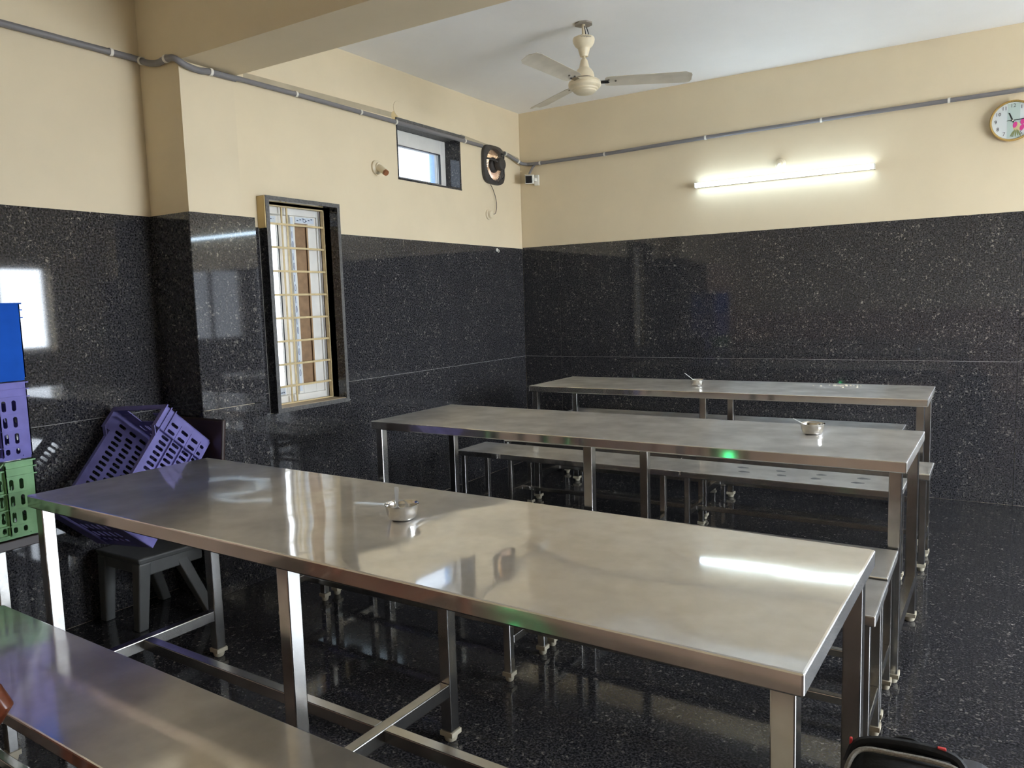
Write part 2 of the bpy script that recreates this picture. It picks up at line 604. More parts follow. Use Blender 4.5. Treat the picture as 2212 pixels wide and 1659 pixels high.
# right wall with its openings, wall behind the camera
wr = panel_with_holes('x', XR, 0.22, YF, 0.0, -0.004, H, WIN_R).build('wall_right', CREAM)
tag(wr, kind='structure')
MB().box(XR - 0.012, XR + 0.002, -1.95 + G, -1.75 - G, 0.0, T).build('granite_slab', GRAN, wr)
MB().box(XR - 0.012, XR + 0.002, YF, -3.15 - G, 0.0, T).build('granite_slab', GRAN, wr)
wf = MB().box(-0.2, XR + 0.2, YF - 0.2, YF, -0.004, H).build('wall_front', CREAM)
tag(wf, kind='structure')
MB().box(0, XR, YF - 0.002, YF + 0.014, 0, 1.1).build('reflection_panel', REFLBR, wf)  # unseen lower panel, added for its brown reflection in the aprons and warm bounce


def simple_frame(name, y0, y1, z0, z1, n):
    e = empty(name, (XR + 0.1, (y0 + y1) / 2, z0), kind='structure')
    w, t = 0.045, 0.03
    h, b = z1 - z0, (y1 - y0) / 2
    MB().box(-t, t, -b, -b + w, 0, h).build('window_frame', UPVC, e)
    MB().box(-t, t, b - w, b, 0, h).build('window_frame', UPVC, e)
    MB().box(-t, t, -b + w, b - w, h - w, h).build('window_frame', UPVC, e)
    if z0 > 0:
        MB().box(-t, t, -b + w, b - w, 0, w).build('window_frame', UPVC, e)
        MB().box(-t * .8, t * .8, -0.02, 0.02, w, h - w).build('mullion', UPVC, e)
    return e


simple_frame('window_3', *WIN_R[0], 3)
simple_frame('door_1', *WIN_R[1], 1)

# ------------------------------------------------------------------ tall window
w1 = empty('window_1', (0, 0, 0), kind='structure')
y0, y1, z0, z1 = WIN1
SX = 0.060                      # front of the boxed surround
for (a, b, c, d) in ((y0 - 0.024, y0, z0 - 0.024, z1 + 0.022), (y1, y1 + 0.022, z0 - 0.024, z1 + 0.022),
                     (y0, y1, z1, z1 + 0.022), (y0, y1, z0 - 0.024, z0)):
    m = MB().box(-0.20, SX - 0.003, a, b, c, d)
    m.build('surround_slab', GRAN, w1)
    MB().box(SX - 0.0029, SX, a, b, c, d).build('surround_edge', GRANE, w1)
# ochre painted cheek of the surround above the dado, dark below
MB().box(-0.003, SX - 0.004, y0 - 0.030, y0 - 0.0242, TL - 0.005, z1 + 0.020).build('painted_cheek', YELLOWP, w1)
MB().box(-0.19, SX - 0.006, y0 + 0.001, y1 - 0.001, z0 - 0.001, z0 + 0.003).build('window_sill', mat('dusty_sill', (0.40, 0.32, 0.22), 0.7, noise=0.1), w1)
# upvc frame
FX0, FX1 = -0.165, -0.088
MB().box(FX0, FX1, y0, y0 + 0.045, z0, z1).box(FX0, FX1, y1 - 0.028, y1, z0, z1).box(FX0, FX1, y0 + 0.045, y1 - 0.028, z1 - 0.05, z1) \
    .box(FX0, FX1, y0 + 0.045, y1 - 0.028, z0, z0 + 0.045).build('upvc_frame', UPVC, w1, bevel=0.003)


def sash(xa, xb, ya, yb, za, zb, wl_, wr_, wt, wbm):
    s = MB().box(xa, xb, ya, ya + wl_, za, zb).box(xa, xb, yb - wr_, yb, za, zb) \
        .box(xa, xb, ya + wl_, yb - wr_, zb - wt, zb).box(xa, xb, ya + wl_, yb - wr_, za, za + wbm)
    return s.build('sash', UPVC, w1, bevel=0.004)


sr = sash(-0.122, -0.096, -2.455, -2.253, z0 + 0.045, z1 - 0.05, 0.036, 0.066, 0.042, 0.050)
MB().box(-0.113, -0.107, -2.419, -2.319, z0 + 0.095, z1 - 0.092).build('board_pane', BOARD, sr)
MB().box(-0.098, -0.0955, -2.331, -2.320, z0 + 0.095, z1 - 0.092).build('wood_bead', mat('raw_wood_bead', (0.42, 0.27, 0.15), 0.7), sr)
sl = sash(-0.158, -0.130, -2.690, -2.385, z0 + 0.045, z1 - 0.05, 0.05, 0.130, 0.056, 0.056)
MB().box(-0.147, -0.143, -2.640, -2.515, z0 + 0.101, z1 - 0.106).build('glass_pane', GLASS, sl)
MB().box(-0.131, -0.128, -2.522, -2.515, z0 + 0.10, z1 - 0.105).build('gasket', BLACK, sl)
MB().box(-0.095, -0.092, -2.455, -2.436, z0 + 0.06, z1 - 0.06).build('film_tape', FILM, w1)
MB().box(-0.131, -0.1285, -2.64, -2.53, z1 - 0.102, z1 - 0.058).build('film_tape', FILM, w1)
MB().box(-0.131, -0.1285, -2.64, -2.53, z0 + 0.05, z0 + 0.098).build('film_tape', FILM, w1)
MB().box(-0.0955, -0.093, -2.415, -2.27, z1 - 0.088, z1 - 0.056).build('film_tape', FILM, w1)
ink = MB()
RX = Matrix.Rotation(math.radians(90), 4, 'Y')


def ring(m, c, ry, rz, w, x):
    n = 18
    o = []
    for k in range(n):
        a = 2 * math.pi * k / n
        o.append((x, c[0] + ry * math.cos(a), c[1] + rz * math.sin(a)))
        o.append((x, c[0] + (ry - w) * math.cos(a), c[1] + (rz - w) * math.sin(a)))
    m.add(o, [(2 * k, (2 * k + 2) % (2 * n), (2 * k + 3) % (2 * n), 2 * k + 1) for k in range(n)])


ring(ink, (-2.615, z0 + 0.074), 0.013, 0.014, 0.004, -0.1280)
for k in range(4):
    ink.box(-0.1284, -0.1280, -2.585 + k * 0.012, -2.577 + k * 0.012, z0 + 0.058, z0 + 0.064)
    ink.box(-0.1284, -0.1280, -2.60 + k * 0.016, -2.592 + k * 0.016, z1 - 0.075 + 0.004 * (k % 2), z1 - 0.070)
for k in range(7):
    ring(ink, (-2.4455, z0 + 0.17 + k * 0.125), 0.006, 0.020, 0.003, -0.0915)
    ink.box(-0.0919, -0.0915, -2.450, -2.447, z0 + 0.205 + k * 0.125, z0 + 0.245 + k * 0.125)
for k in range(6):
    ink.box(-0.0930, -0.0925, -2.405 + k * 0.022, -2.392 + k * 0.022, z1 - 0.078 + 0.006 * (k % 3), z1 - 0.073 + 0.006 * (k % 3))
ring(ink, (-2.345, z1 - 0.074), 0.012, 0.011, 0.003, -0.0925)
ink.build('film_print', INK, w1)
# security grille
GX = -0.055
for z in (1.838, 1.707, 1.574, 1.441, 1.308, 1.176, 1.044, 0.917):
    MB().box(GX - 0.004, GX + 0.006, y0 + 0.004, y1 - 0.016, z - 0.0055, z + 0.0055).build('grille_bar', GRILLY, w1)
for y in (-2.545, -2.506):
    MB().box(GX - 0.012, GX - 0.004, y - 0.004, y + 0.004, z0 + 0.01, z1 - 0.012).build('grille_bar', GRILLY, w1)
MB().box(GX - 0.012, GX + 0.012, y1 - 0.016, y1 - 0.010, z0 + 0.006, z1 - 0.008).build('grille_frame', GRILLY, w1)
MB().box(GX - 0.012, GX + 0.012, y0 + 0.001, y0 + 0.005, z0 + 0.006, z1 - 0.008).build('grille_frame', GRILLY, w1)
MB().box(GX - 0.012, GX + 0.012, y0 + 0.004, y1 - 0.010, z0 + 0.004, z0 + 0.010).build('grille_frame', GRILLY, w1)
MB().box(GX - 0.012, GX + 0.012, y0 + 0.004, y1 - 0.010, z1 - 0.014, z1 - 0.008).build('grille_frame', GRILLY, w1)

# ------------------------------------------------------------------ small high window
w2 = empty('window_2', (0, 0, 0), kind='structure')
y0, y1, z0, z1 = WIN2
MB().box(-0.2, -0.0035, y1 - 0.018, y1, z0, z1).build('reveal_slab', GRAN, w2)
MB().box(-0.2, -0.0035, y0, y0 + 0.012, z0, z1).build('reveal_slab', GRAN, w2)
MB().box(-0.2, 0.006, y0 - 0.004, y1 + 0.055, z1 - 0.012, z1 + 0.022).build('lintel_slab', GRANE, w2, bevel=0.003)
MB().box(-0.2, -0.001, y0, y1, z0, z0 + 0.012).build('sill_slab', GRAN, w2)
ya, yb, za, zb = y0 + 0.014, y1 - 0.018, z0 + 0.012, z1 - 0.014
MB().box(-0.19, -0.13, ya, ya + 0.05, za, zb).box(-0.19, -0.13, yb - 0.06, yb, za, zb).box(-0.19, -0.13, ya + 0.05, yb - 0.06, za, za + 0.035) \
    .box(-0.19, -0.13, ya + 0.05, yb - 0.06, zb - 0.10, zb).build('upvc_frame', UPVC, w2, bevel=0.004)
MB().box(-0.150, -0.132, ya + 0.05, yb - 0.06, za + 0.033, za + 0.038).box(-0.150, -0.132, yb - 0.064, yb - 0.06, za + 0.035, zb - 0.10) \
    .box(-0.150, -0.132, ya + 0.05, yb - 0.06, zb - 0.104, zb - 0.10).build('gasket', BLACK, w2)
MB().box(-0.165, -0.160, ya + 0.05, yb - 0.06, za + 0.035, zb - 0.10).build('glass_pane', FROST, w2)

# world outside the openings
og = MB().box(-9, 22, -22, 14, -0.9, -0.3).build('ground', CONC)
tag(og, kind='structure')
tag(MB().tube([(-0.55, -0.455, -0.3), (-0.55, -0.455, 5.0)], 0.04, 12).build('drain_pipe', BLUEPIPE, smooth=True),
    'blue drain pipe outside the small high window', 'pipe')

# ------------------------------------------------------------------ tables and benches


def foot_mesh(s):
    return [(s * 0.36, 0.0), (s * 0.46, 0.003), (s * 0.53, 0.012), (s * 0.56, 0.022)]


def steel_furniture(name, L, W, hgt, apron, leg, inset, bar_z, bar, sheet, tube, label, cat, group):
    root = empty(name, label=label, cat=cat, group=group)
    tp = MB().box(0, L, 0, W, hgt - apron, hgt).build('top', sheet, root, bevel=0.004, uv=True)
    tp.data.materials.append(STEELE)
    for pl in tp.data.polygons:
        pl.material_index = 0 if pl.normal.z > 0.5 else 1
    xs = (inset, L / 2 - leg / 2, L - inset - leg)
    for x in xs:
        for y in (inset, W - inset - leg):
            lg = MB().box(x, x + leg, y, y + leg, 0.03, hgt - apron + 0.002).build('leg', tube, root, bevel=0.003)
            MB().lathe(foot_mesh(leg), 16, Matrix.Translation((x + leg / 2, y + leg / 2, 0))) \
                .box(x - 0.004, x + leg + 0.004, y - 0.004, y + leg + 0.004, 0.021, 0.036).build('foot', RUBBER, lg, smooth=True)
        MB().box(x + 0.002, x + leg - 0.002, inset + leg, W - inset - leg, bar_z, bar_z + bar).build('cross_bar', tube, root, bevel=0.003)
    for a, b in ((xs[0] + leg - 0.002, xs[1] + 0.002), (xs[1] + leg - 0.002, xs[2] + 0.002)):
        MB().box(a, b, W / 2 - bar * 0.42, W / 2 + bar * 0.42, bar_z + 0.004, bar_z + bar - 0.001).build('long_bar', tube, root, bevel=0.0025)
    return root


TAB = dict(L=2.40, W=0.6635, hgt=0.79, apron=0.040, leg=0.040, inset=0.016, bar_z=0.152, bar=0.042)
tb = steel_furniture('dining_table', **TAB, sheet=STEEL, tube=TUBE,
                     label='nearest steel dining table, its bowl holding a clear plastic spoon', cat='table', group='steel dining tables')
tb.location = (0.7654, -4.4178, 0)
tb.rotation_euler.z = -0.0271
t2 = copy_tree(tb)
t2['label'] = 'middle steel dining table, between the nearest table and the one by the back wall'
t2.location = (0.7581, -2.7878, 0)
t2.rotation_euler.z = -0.0111
t3 = copy_tree(tb)
t3['label'] = 'farthest steel dining table, closest to the back wall, with white crumbs on it'
t3.location = (0.7106, -1.1558, 0)
t3.rotation_euler.z = 0.0078

BEN = dict(L=2.40, W=0.30, hgt=0.485, apron=0.032, leg=0.030, inset=0.014, bar_z=0.135, bar=0.030)
bench = steel_furniture('steel_bench', **BEN, sheet=STEELB, tube=TUBE,
                        label='steel bench in the left foreground, on the camera side of the nearest table', cat='bench', group='steel benches')
bench.location = (0.825, -4.846, 0)
bench.rotation_euler.z = -0.036
for (x, y, r, lab) in ((0.742, -3.440, 0.0, 'steel bench on the far side of the nearest table'),
                       (0.738, -3.115, 0.0, 'steel bench on the near side of the middle table, beneath its front edge'),
                       (0.668, -1.945, -0.012, 'steel bench on the far side of the middle table, seen beneath it with dark smudges'),
                       (0.752, -1.555, 0.0, 'steel bench on the near side of the farthest table'),
                       (0.52, -0.345, 0.004, 'steel bench against the back wall behind the farthest table')):
    b = copy_tree(bench)
    b['label'] = lab
    b.location = (x, y, 0)
    b.rotation_euler.z = r
    if 'smudges' in lab:
        for (sx, sy) in ((2.324, -1.751), (2.354, -1.843), (2.514, -1.761), (2.537, -1.851), (2.696, -1.854), (2.705, -1.764), (2.879, -1.863), (2.892, -1.765)):
            dx, dy = sx - x, sy - y
            lx, ly = dx * math.cos(r) + dy * math.sin(r), -dx * math.sin(r) + dy * math.cos(r)
            poly = [(lx + 0.026 * math.cos(t) * (1 + 0.2 * math.sin(2 * t + sx * 9)), ly + 0.017 * math.sin(t) * (1 + 0.2 * math.cos(3 * t))) for t in (2 * math.pi * k / 18 for k in range(18))]
            MB().prism(poly, 0.4849, 0.4852).build('smudge', SMUDGE, b)

# ------------------------------------------------------------------ bowls and spoons
bowl_prof_out = [(0.024, 0.0), (0.029, 0.0008), (0.034, 0.004), (0.0385, 0.0105), (0.0418, 0.020), (0.0435, 0.030), (0.0445, 0.037), (0.0465, 0.0415), (0.0475, 0.0425)]
bowl_prof = bowl_prof_out + [(0.0470, 0.0432), (0.0450, 0.0405), (0.0432, 0.036), (0.0422, 0.030), (0.0404, 0.020), (0.037, 0.0115), (0.0325, 0.006), (0.027, 0.003), (0.001, 0.0025)]


def bowl(loc, s, label, rz=0):
    o = MB().lathe([(r * s, z * s) for r, z in bowl_prof], 40).build('steel_bowl', STEELP, smooth=True, angle=60)
    o.location = loc
    return tag(o, label, 'bowl', 'small steel bowls')


ZT = 0.7902
bowl((2.058, -4.095, ZT), 0.98, 'small steel bowl on the nearest table, holding a clear plastic spoon')
bowl((2.776, -2.378, ZT), 1.02, 'small steel bowl on the middle table, near its right end')
bowl((1.785, -0.850, ZT), 0.96, 'small steel bowl on the farthest table')


def spoon(a, b, up, m, label, w=0.007):
    a, b = Vector(a), Vector(b)
    d = (b - a)
    L = d.length
    d.normalize()
    s = d.cross(Vector(up)).normalized()
    n = s.cross(d)
    mb = MB()
    stations = [(0.0, 0.003, 0.0), (0.04, 0.010, -0.002), (0.10, 0.0135, -0.004), (0.18, 0.0135, -0.004), (0.26, 0.009, -0.001),
                (0.32, 0.0035, 0.0), (0.6, w * 0.55, 0.001), (0.9, w * 0.8, 0.0), (1.0, w * 0.65, 0.0)]
    o = []
    for t, hw, dz in stations:
        c = a + d * (L * t) + n * dz
        o += [c - s * hw, c + s * hw, c + s * hw + n * 0.0016, c - s * hw + n * 0.0016]
    fs = [(3, 2, 1, 0), tuple(range(len(o) - 4, len(o)))]
    for i in range(len(stations) - 1):
        for k in range(4):
            fs.append((4 * i + k, 4 * i + (k + 1) % 4, 4 * i + 4 + (k + 1) % 4, 4 * i + 4 + k))
    mb.add(o, fs)
    return tag(mb.build('spoon', m), label, 'spoon', 'spoons in the bowls')


spoon((2.040, -4.094, 0.797), (2.056, -4.110, 0.882), (0.5, -0.9, 0), CLEARP, 'clear plastic spoon standing in the bowl on the nearest table', 0.0075)
spoon((2.793, -2.378, 0.7985), (2.704, -2.400, 0.853), (0, 0, 1), WSPOON, 'white spoon leaning in the bowl on the middle table')
spoon((1.797, -0.850, 0.7985), (1.703, -0.852, 0.870), (0, 0, 1), WSPOON, 'white spoon leaning in the bowl on the farthest table')

cr = MB()
for k in range(26):
    x = random.gauss(2.62, 0.05) if k < 18 else random.uniform(2.4, 2.75)
    y = random.gauss(-0.60, 0.012) if k < 18 else random.uniform(-0.72, -0.57)
    s = random.uniform(0.002, 0.0045)
    cr.box(x - s * 1.4, x + s * 1.4, y - s, y + s, 0.7902, 0.7902 + s * 1.3)
tag(cr.build('food_crumbs', RICE), 'white food crumbs scattered on the farthest table', 'crumbs', kind='stuff')

# ------------------------------------------------------------------ plastic crates


def stadium(cu, cv, hu, hv, n=12):
    """points of an upright rounded slot, matched to n points walked round a rectangle from its lower-left corner"""
    o = []
    for k in range(n):
        a = math.radians(-135) + 2 * math.pi * k / n
        x, y = math.cos(a), math.sin(a)
        o.append((cu + hu * x, cv + (hv - hu) * (1 if y > 0.01 else (-1 if y < -0.01 else 0)) + hu * y))
    return o


def slotted(m, place, u0, u1, v0, v1, nu, rows, th, mu=0.28, mv=0.16):
    """Fills u0..u1 x v0..v1 with nu columns and rows of slot cells; place(u, v, d) gives the point, d the depth."""
    du = (u1 - u0) / nu
    tot = sum(rows)
    v = v0
    for rh in rows:
        dv = (v1 - v0) * rh / tot
        for i in range(nu):
            a, b, c, d = u0 + i * du, u0 + (i + 1) * du, v, v + dv
            outer = [(a, c), (a + du / 3, c), (a + 2 * du / 3, c), (b, c), (b, c + dv / 3), (b, c + 2 * dv / 3),
                     (b, d), (b - du / 3, d), (b - 2 * du / 3, d), (a, d), (a, d - dv / 3), (a, d - 2 * dv / 3)]
            inner = stadium((a + b) / 2, (c + d) / 2, du * mu, dv * (0.5 - mv), 12)
            pts = []
            for dd in (0, -th):
                pts += [place(p[0], p[1], dd) for p in outer] + [place(p[0], p[1], dd) for p in inner]
            fs = []
            for k in range(12):
                k2 = (k + 1) % 12
                fs.append((k, k2, 12 + k2, 12 + k))
                fs.append((24 + k, 36 + k, 36 + k2, 24 + k2))
                fs.append((12 + k, 12 + k2, 36 + k2, 36 + k))
            m.add(pts, fs)
        v += dv


def make_crate(material, label, solid_ends, L=0.54, W=0.36, HT=0.285):
    """Origin at the centre of the base; long side along y."""
    e = empty('plastic_crate', label=label, cat='crate', group='stacking plastic crates')
    hx, hy = W / 2, L / 2
    post = 0.105
    rec = 0.020
    th = 0.004
    base = MB()
    slotted(base, lambda u, v, d: (v, u, 0.012 + d), -hy + 0.03, hy - 0.03, -hx + 0.03, hx - 0.03, 16, (1, 1, 1, 1, 1), 0.006, 0.3, 0.14)
    base.box(-hx + 0.008, -hx + 0.03, -hy + 0.008, hy - 0.008, 0.002, 0.016).box(hx - 0.03, hx - 0.008, -hy + 0.008, hy - 0.008, 0.002, 0.016)
    base.box(-hx + 0.03, hx - 0.03, -hy + 0.008, -hy + 0.03, 0.002, 0.016).box(-hx + 0.03, hx - 0.03, hy - 0.03, hy - 0.008, 0.002, 0.016)
    base.build('base', material, e)
    zt = HT - 0.055
    for s in (-1, 1):
        ls = MB()
        x = s * (hx - rec)
        slotted(ls, lambda u, v, d: (x + s * d, u, v), -hy + post, hy - post, 0.016, zt, 13, (0.55, 1, 1, 1), th)
        ls.box(min(x, x - s * th), max(x, x - s * th), -hy + post, hy - post, zt, HT - 0.03)
        for z in (0.016 + (zt - 0.016) * q for q in (0.55 / 3.55, 1.55 / 3.55, 2.55 / 3.55)):
            ls.box(min(x, x + s * 0.012), max(x, x + s * 0.012), -hy + post, hy - post, z - 0.002, z + 0.002)
        ls.build('long_side', material, e)
        ss = MB()
        y = s * (hy - rec)
        slotted(ss, lambda u, v, d: (u, y + s * d, v), -hx + 0.05, hx - 0.05, 0.016, zt * 0.78, 7, (0.55, 1, 1), th)
        ss.box(-hx + 0.05, hx - 0.05, min(y, y - s * th), max(y, y - s * th), zt * 0.78, zt * 0.86)
        ss.box(-hx + 0.05, -hx + 0.11, min(y, y - s * th), max(y, y - s * th), zt * 0.86, HT - 0.03)
        ss.box(hx - 0.11, hx - 0.05, min(y, y - s * th), max(y, y - s * th), zt * 0.86, HT - 0.03)
        ss.build('short_side', material, e)
        for t in (-1, 1):
            cp = MB()
            xo, yo = s * (hx - 0.004), t * (hy - 0.004)
            if solid_ends:
                cp.box(min(xo, xo - s * th), max(xo, xo - s * th), min(t * (hy - post), yo), max(t * (hy - post), yo), 0.012, HT - 0.004)
            else:
                def pl_(u, v, d, xo=xo, s=s):
                    return (xo + s * d, u, v)
                u0_, u1_ = sorted((t * (hy - post), t * (hy - 0.036)))
                slotted(cp, pl_, u0_, u1_, 0.016, zt, 2, (0.55, 1, 1, 1), th, 0.22, 0.17)
                a_, b_ = sorted((t * (hy - 0.036), yo))
                cp.box(min(xo, xo - s * th), max(xo, xo - s * th), a_, b_, 0.012, HT - 0.004)
                cp.box(min(xo, xo - s * th), max(xo, xo - s * th), u0_, u1_, zt, HT - 0.004)
                for z in (0.016 + (zt - 0.016) * q for q in (0.55 / 3.55, 1.55 / 3.55, 2.55 / 3.55)):
                    cp.box(min(xo, xo + s * 0.003), max(xo, xo + s * 0.003), u0_, u1_, z - 0.0015, z + 0.0015)
            cp.box(min(xo - s * 0.07, xo), max(xo - s * 0.07, xo), min(yo, yo - t * th), max(yo, yo - t * th), 0.012, HT - 0.004)
            yi = t * (hy - post)
            cp.box(min(xo, x), max(xo, x), min(yi, yi + t * th), max(yi, yi + t * th), 0.012, HT - 0.012)
            cp.build('corner_post', material, e)
    rm = MB()
    for s in (-1, 1):
        a, b = sorted((s * (hx + 0.001), s * (hx - 0.022)))
        for (p, q, zz) in ((-hy - 0.001, -hy + post, HT), (hy - post, hy + 0.001, HT)):
            rm.box(a, b, p, q, zz - 0.005, zz)
            rm.box(min(s * hx, s * (hx + 0.003)), max(s * hx, s * (hx + 0.003)), p, q, zz - 0.028, zz - 0.024)
            rm.box(min(s * hx, s * (hx + 0.003)), max(s * hx, s * (hx + 0.003)), p, q, zz - 0.056, zz - 0.052)
        a, b = sorted((s * (hx - rec + 0.012), s * (hx - rec - 0.008)))
        rm.box(a, b, -hy + post, hy - post, HT - 0.034, HT - 0.029)
        for t in (-1, 1):
            a2, b2 = sorted((s * (hx - rec + 0.012), s * (hx - rec - 0.008)))
            ya_, yb_ = t * (hy - post), t * (hy - post - 0.03)
            rm.hexa([(a2, ya_, HT - 0.006), (b2, ya_, HT - 0.006), (b2, yb_, HT - 0.034), (a2, yb_, HT - 0.034),
                     (a2, ya_, HT), (b2, ya_, HT), (b2, yb_, HT - 0.029), (a2, yb_, HT - 0.029)])
        a, b = sorted((s * (hy + 0.001), s * (hy - 0.022)))
        rm.box(-hx, hx, a, b, HT - 0.005, HT)
    rm.build('rim', material, e)
    return e


CX, CY = 0.375 - 0.18, -4.192 - 0.27
ZS = 0.552
c1 = make_crate(GREENP, 'pale green slotted crate, lowest of the stack at the left edge', False)
c1.location = (CX, CY, ZS)
c2 = make_crate(LAVP, 'lavender slotted crate in the middle of the stack at the left edge', False)
c2.location = (CX - 0.004, CY + 0.002, ZS + 0.2875)
c3 = make_crate(BLUEP, 'bright blue crate with smooth corners on top of the left stack', True)
c3.location = (CX - 0.004, CY + 0.004, ZS + 0.575)

# stand under the crates
sd = empty('steel_stand', (0, 0, 0), label='low dark-topped steel stand under the crate stack at the left edge', cat='stand')
MB().box(0.012, 0.372, -4.86, -4.20, 0.515, 0.549).build('top', BROWNP, sd, bevel=0.003)
for x in (0.03, 0.335):
    for y in (-4.82, -4.355):
        lg = MB().box(x, x + 0.036, y, y + 0.036, 0.03, 0.517).build('leg', TUBE, sd, bevel=0.003)
        MB().lathe(foot_mesh(0.036), 14, Matrix.Translation((x + 0.018, y + 0.018, 0))).build('foot', RUBBER, lg, smooth=True)

# tilted crate in the plastic chair: axes found from its visible edges
lv = Vector((0.102306, -0.673049, -0.732488))
sv = Vector((-0.994672, -0.078639, -0.066667))
dv_ = Vector((-0.012732, 0.735405, -0.677508))
A = Vector((0.3868, -3.6154 - 0.028, 0.9681))
c4 = make_crate(PURP, 'purple slotted crate lying tilted in the chair beside the pillar', False, L=0.54, W=0.36, HT=0.29)
base_c = A + dv_ * 0.29 + lv * 0.27 + sv * 0.18
Xa, Ya, Za = -sv, -lv, -dv_
c4.matrix_world = Matrix(((Xa.x, Ya.x, Za.x, base_c.x), (Xa.y, Ya.y, Za.y, base_c.y), (Xa.z, Ya.z, Za.z, base_c.z), (0, 0, 0, 1)))

# dark plastic chair that holds it
ch = empty('plastic_chair', (0.235, -3.63, 0), label='dark plastic chair beside the pillar holding the tilted purple crate', cat='chair')
seat = MB()
seat.hexa([(-0.19, -0.18, 0.300), (0.12, -0.18, 0.300), (0.12, 0.17, 0.290), (-0.19, 0.17, 0.290),
           (-0.20, -0.19, 0.328), (0.13, -0.19, 0.328), (0.13, 0.18, 0.318), (-0.20, 0.18, 0.318)])
seat.build('seat', OLIVE, ch, bevel=0.008)
ap_ = MB()
ap_.box(0.085, 0.112, -0.15, 0.13, 0.240, 0.302).box(-0.19, -0.165, -0.16, 0.13, 0.255, 0.302).box(-0.17, 0.09, -0.175, -0.155, 0.255, 0.302)
ap_.build('apron', OLIVE, ch, bevel=0.006)
for sx in (-1, 1):
    x0_ = 0.185 * sx
    for (yt, yb_, xt, xb) in ((-0.155, -0.165, 0.095, 0.070), (0.02, 0.115, 0.075, 0.165)):
        w = 0.028
        xt, xb = (xt, xb) if sx > 0 else (-0.165, -0.18)
        MB().hexa([(xb - w * .8, yb_ - w * .8, 0), (xb + w * .8, yb_ - w * .8, 0), (xb + w * .8, yb_ + w * .8, 0), (xb - w * .8, yb_ + w * .8, 0),
                   (xt - w, yt - w, 0.302), (xt + w, yt - w, 0.302), (xt + w, yt + w, 0.302), (xt - w, yt + w, 0.302)]).build('leg', OLIVE, ch, bevel=0.006)
bk = MB()
bk.hexa([(-0.19, 0.155, 0.30), (0.205, 0.155, 0.30), (0.205, 0.178, 0.30), (-0.19, 0.178, 0.30),
         (-0.19, 0.206, 0.872), (0.222, 0.206, 0.872), (0.222, 0.226, 0.872), (-0.19, 0.226, 0.872)])
bk.build('backrest', BROWNP, ch, bevel=0.008)

# red-brown armchair, only its armrest tip reaches into view
ac = empty('plastic_armchair', (1.557, -5.22, 0), 0.35, label='red-brown plastic armchair at the left edge, only its armrest tip in view', cat='chair')
MB().box(-0.24, 0.22, -0.22, 0.20, 0.38, 0.41).build('seat', REDBR, ac, bevel=0.01)
MB().hexa([(-0.26, -0.22, 0.38), (-0.23, -0.22, 0.38), (-0.23, 0.20, 0.38), (-0.26, 0.20, 0.38),
           (-0.35, -0.22, 0.80), (-0.325, -0.22, 0.80), (-0.325, 0.20, 0.80), (-0.35, 0.20, 0.80)]).build('backrest', REDBR, ac, bevel=0.01)
for s in (-1, 1):
    pts = [(-0.30, s * 0.235, 0.60), (-0.1, s * 0.245, 0.60), (0.10, s * 0.25, 0.588), (0.165, s * 0.25, 0.574), (0.186, s * 0.25, 0.550), (0.165, s * 0.25, 0.522), (0.12, s * 0.245, 0.505), (0.05, s * 0.24, 0.47), (0.0, s * 0.22, 0.395)]
    MB().tube(pts, [0.022, 0.024, 0.026, 0.026, 0.024, 0.021, 0.018, 0.018, 0.018], 12).build('armrest', REDBR, ac, smooth=True, angle=60)
    for t in (-1, 1):
        MB().tube([(t * 0.20, s * 0.19, 0.385), (t * 0.235, s * 0.215, 0.0)], [0.024, 0.019], 10).build('leg', REDBR, ac, smooth=True, angle=60)

# ------------------------------------------------------------------ ceiling fan
FXC, FYC = 1.377, -1.560
fan = empty('ceiling_fan', (FXC, FYC, H), label='ivory three-blade ceiling fan hanging below the white ceiling', cat='fan')
MB().lathe([(0.001, -0.001), (0.001, -0.006), (0.052, -0.008), (0.052, 0.0), (0.001, 0.0)], 8).build('ceiling_plate', mat('dull_metal_plate', (0.30, 0.27, 0.23), 0.5), fan)
MB().lathe([(0.010, -0.006), (0.010, -0.32)], 14).build('down_rod', FANC, fan, smooth=True)
MB().lathe([(0.004, -0.072), (0.048, -0.074), (0.060, -0.080), (0.062, -0.090), (0.059, -0.106), (0.050, -0.122), (0.036, -0.134), (0.034, -0.137),
            (0.033, -0.142), (0.022, -0.180), (0.018, -0.181), (0.008, -0.176)], 32).build('canopy', FANC, fan, smooth=True)
MB().lathe([(0.012, -0.192), (0.019, -0.200), (0.021, -0.206), (0.029, -0.240), (0.031, -0.243), (0.040, -0.250), (0.051, -0.266), (0.056, -0.284), (0.056, -0.298)], 32).build('motor_cap', FANC, fan, smooth=True)
MB().lathe([(0.054, -0.296), (0.054, -0.305)], 32).build('motor_gap', BROWNP, fan, smooth=True)
MB().lathe([(0.055, -0.302), (0.078, -0.308), (0.088, -0.316), (0.092, -0.325), (0.090, -0.327), (0.090, -0.330), (0.093, -0.332), (0.092, -0.343), (0.084, -0.352),
            (0.076, -0.354), (0.074, -0.362), (0.066, -0.366), (0.064, -0.372), (0.050, -0.382), (0.020, -0.388), (0.001, -0.388)], 36).build('motor_housing', FANC, fan, smooth=True)
for k, y in ((0, -0.014), (1, 0.014)):
    MB().tube([(0.012, y, -0.02), (0.02, y * 1.4, -0.05), (0.022, y * 1.2, -0.08)], 0.0025, 6).build('wire', BLACK, fan)
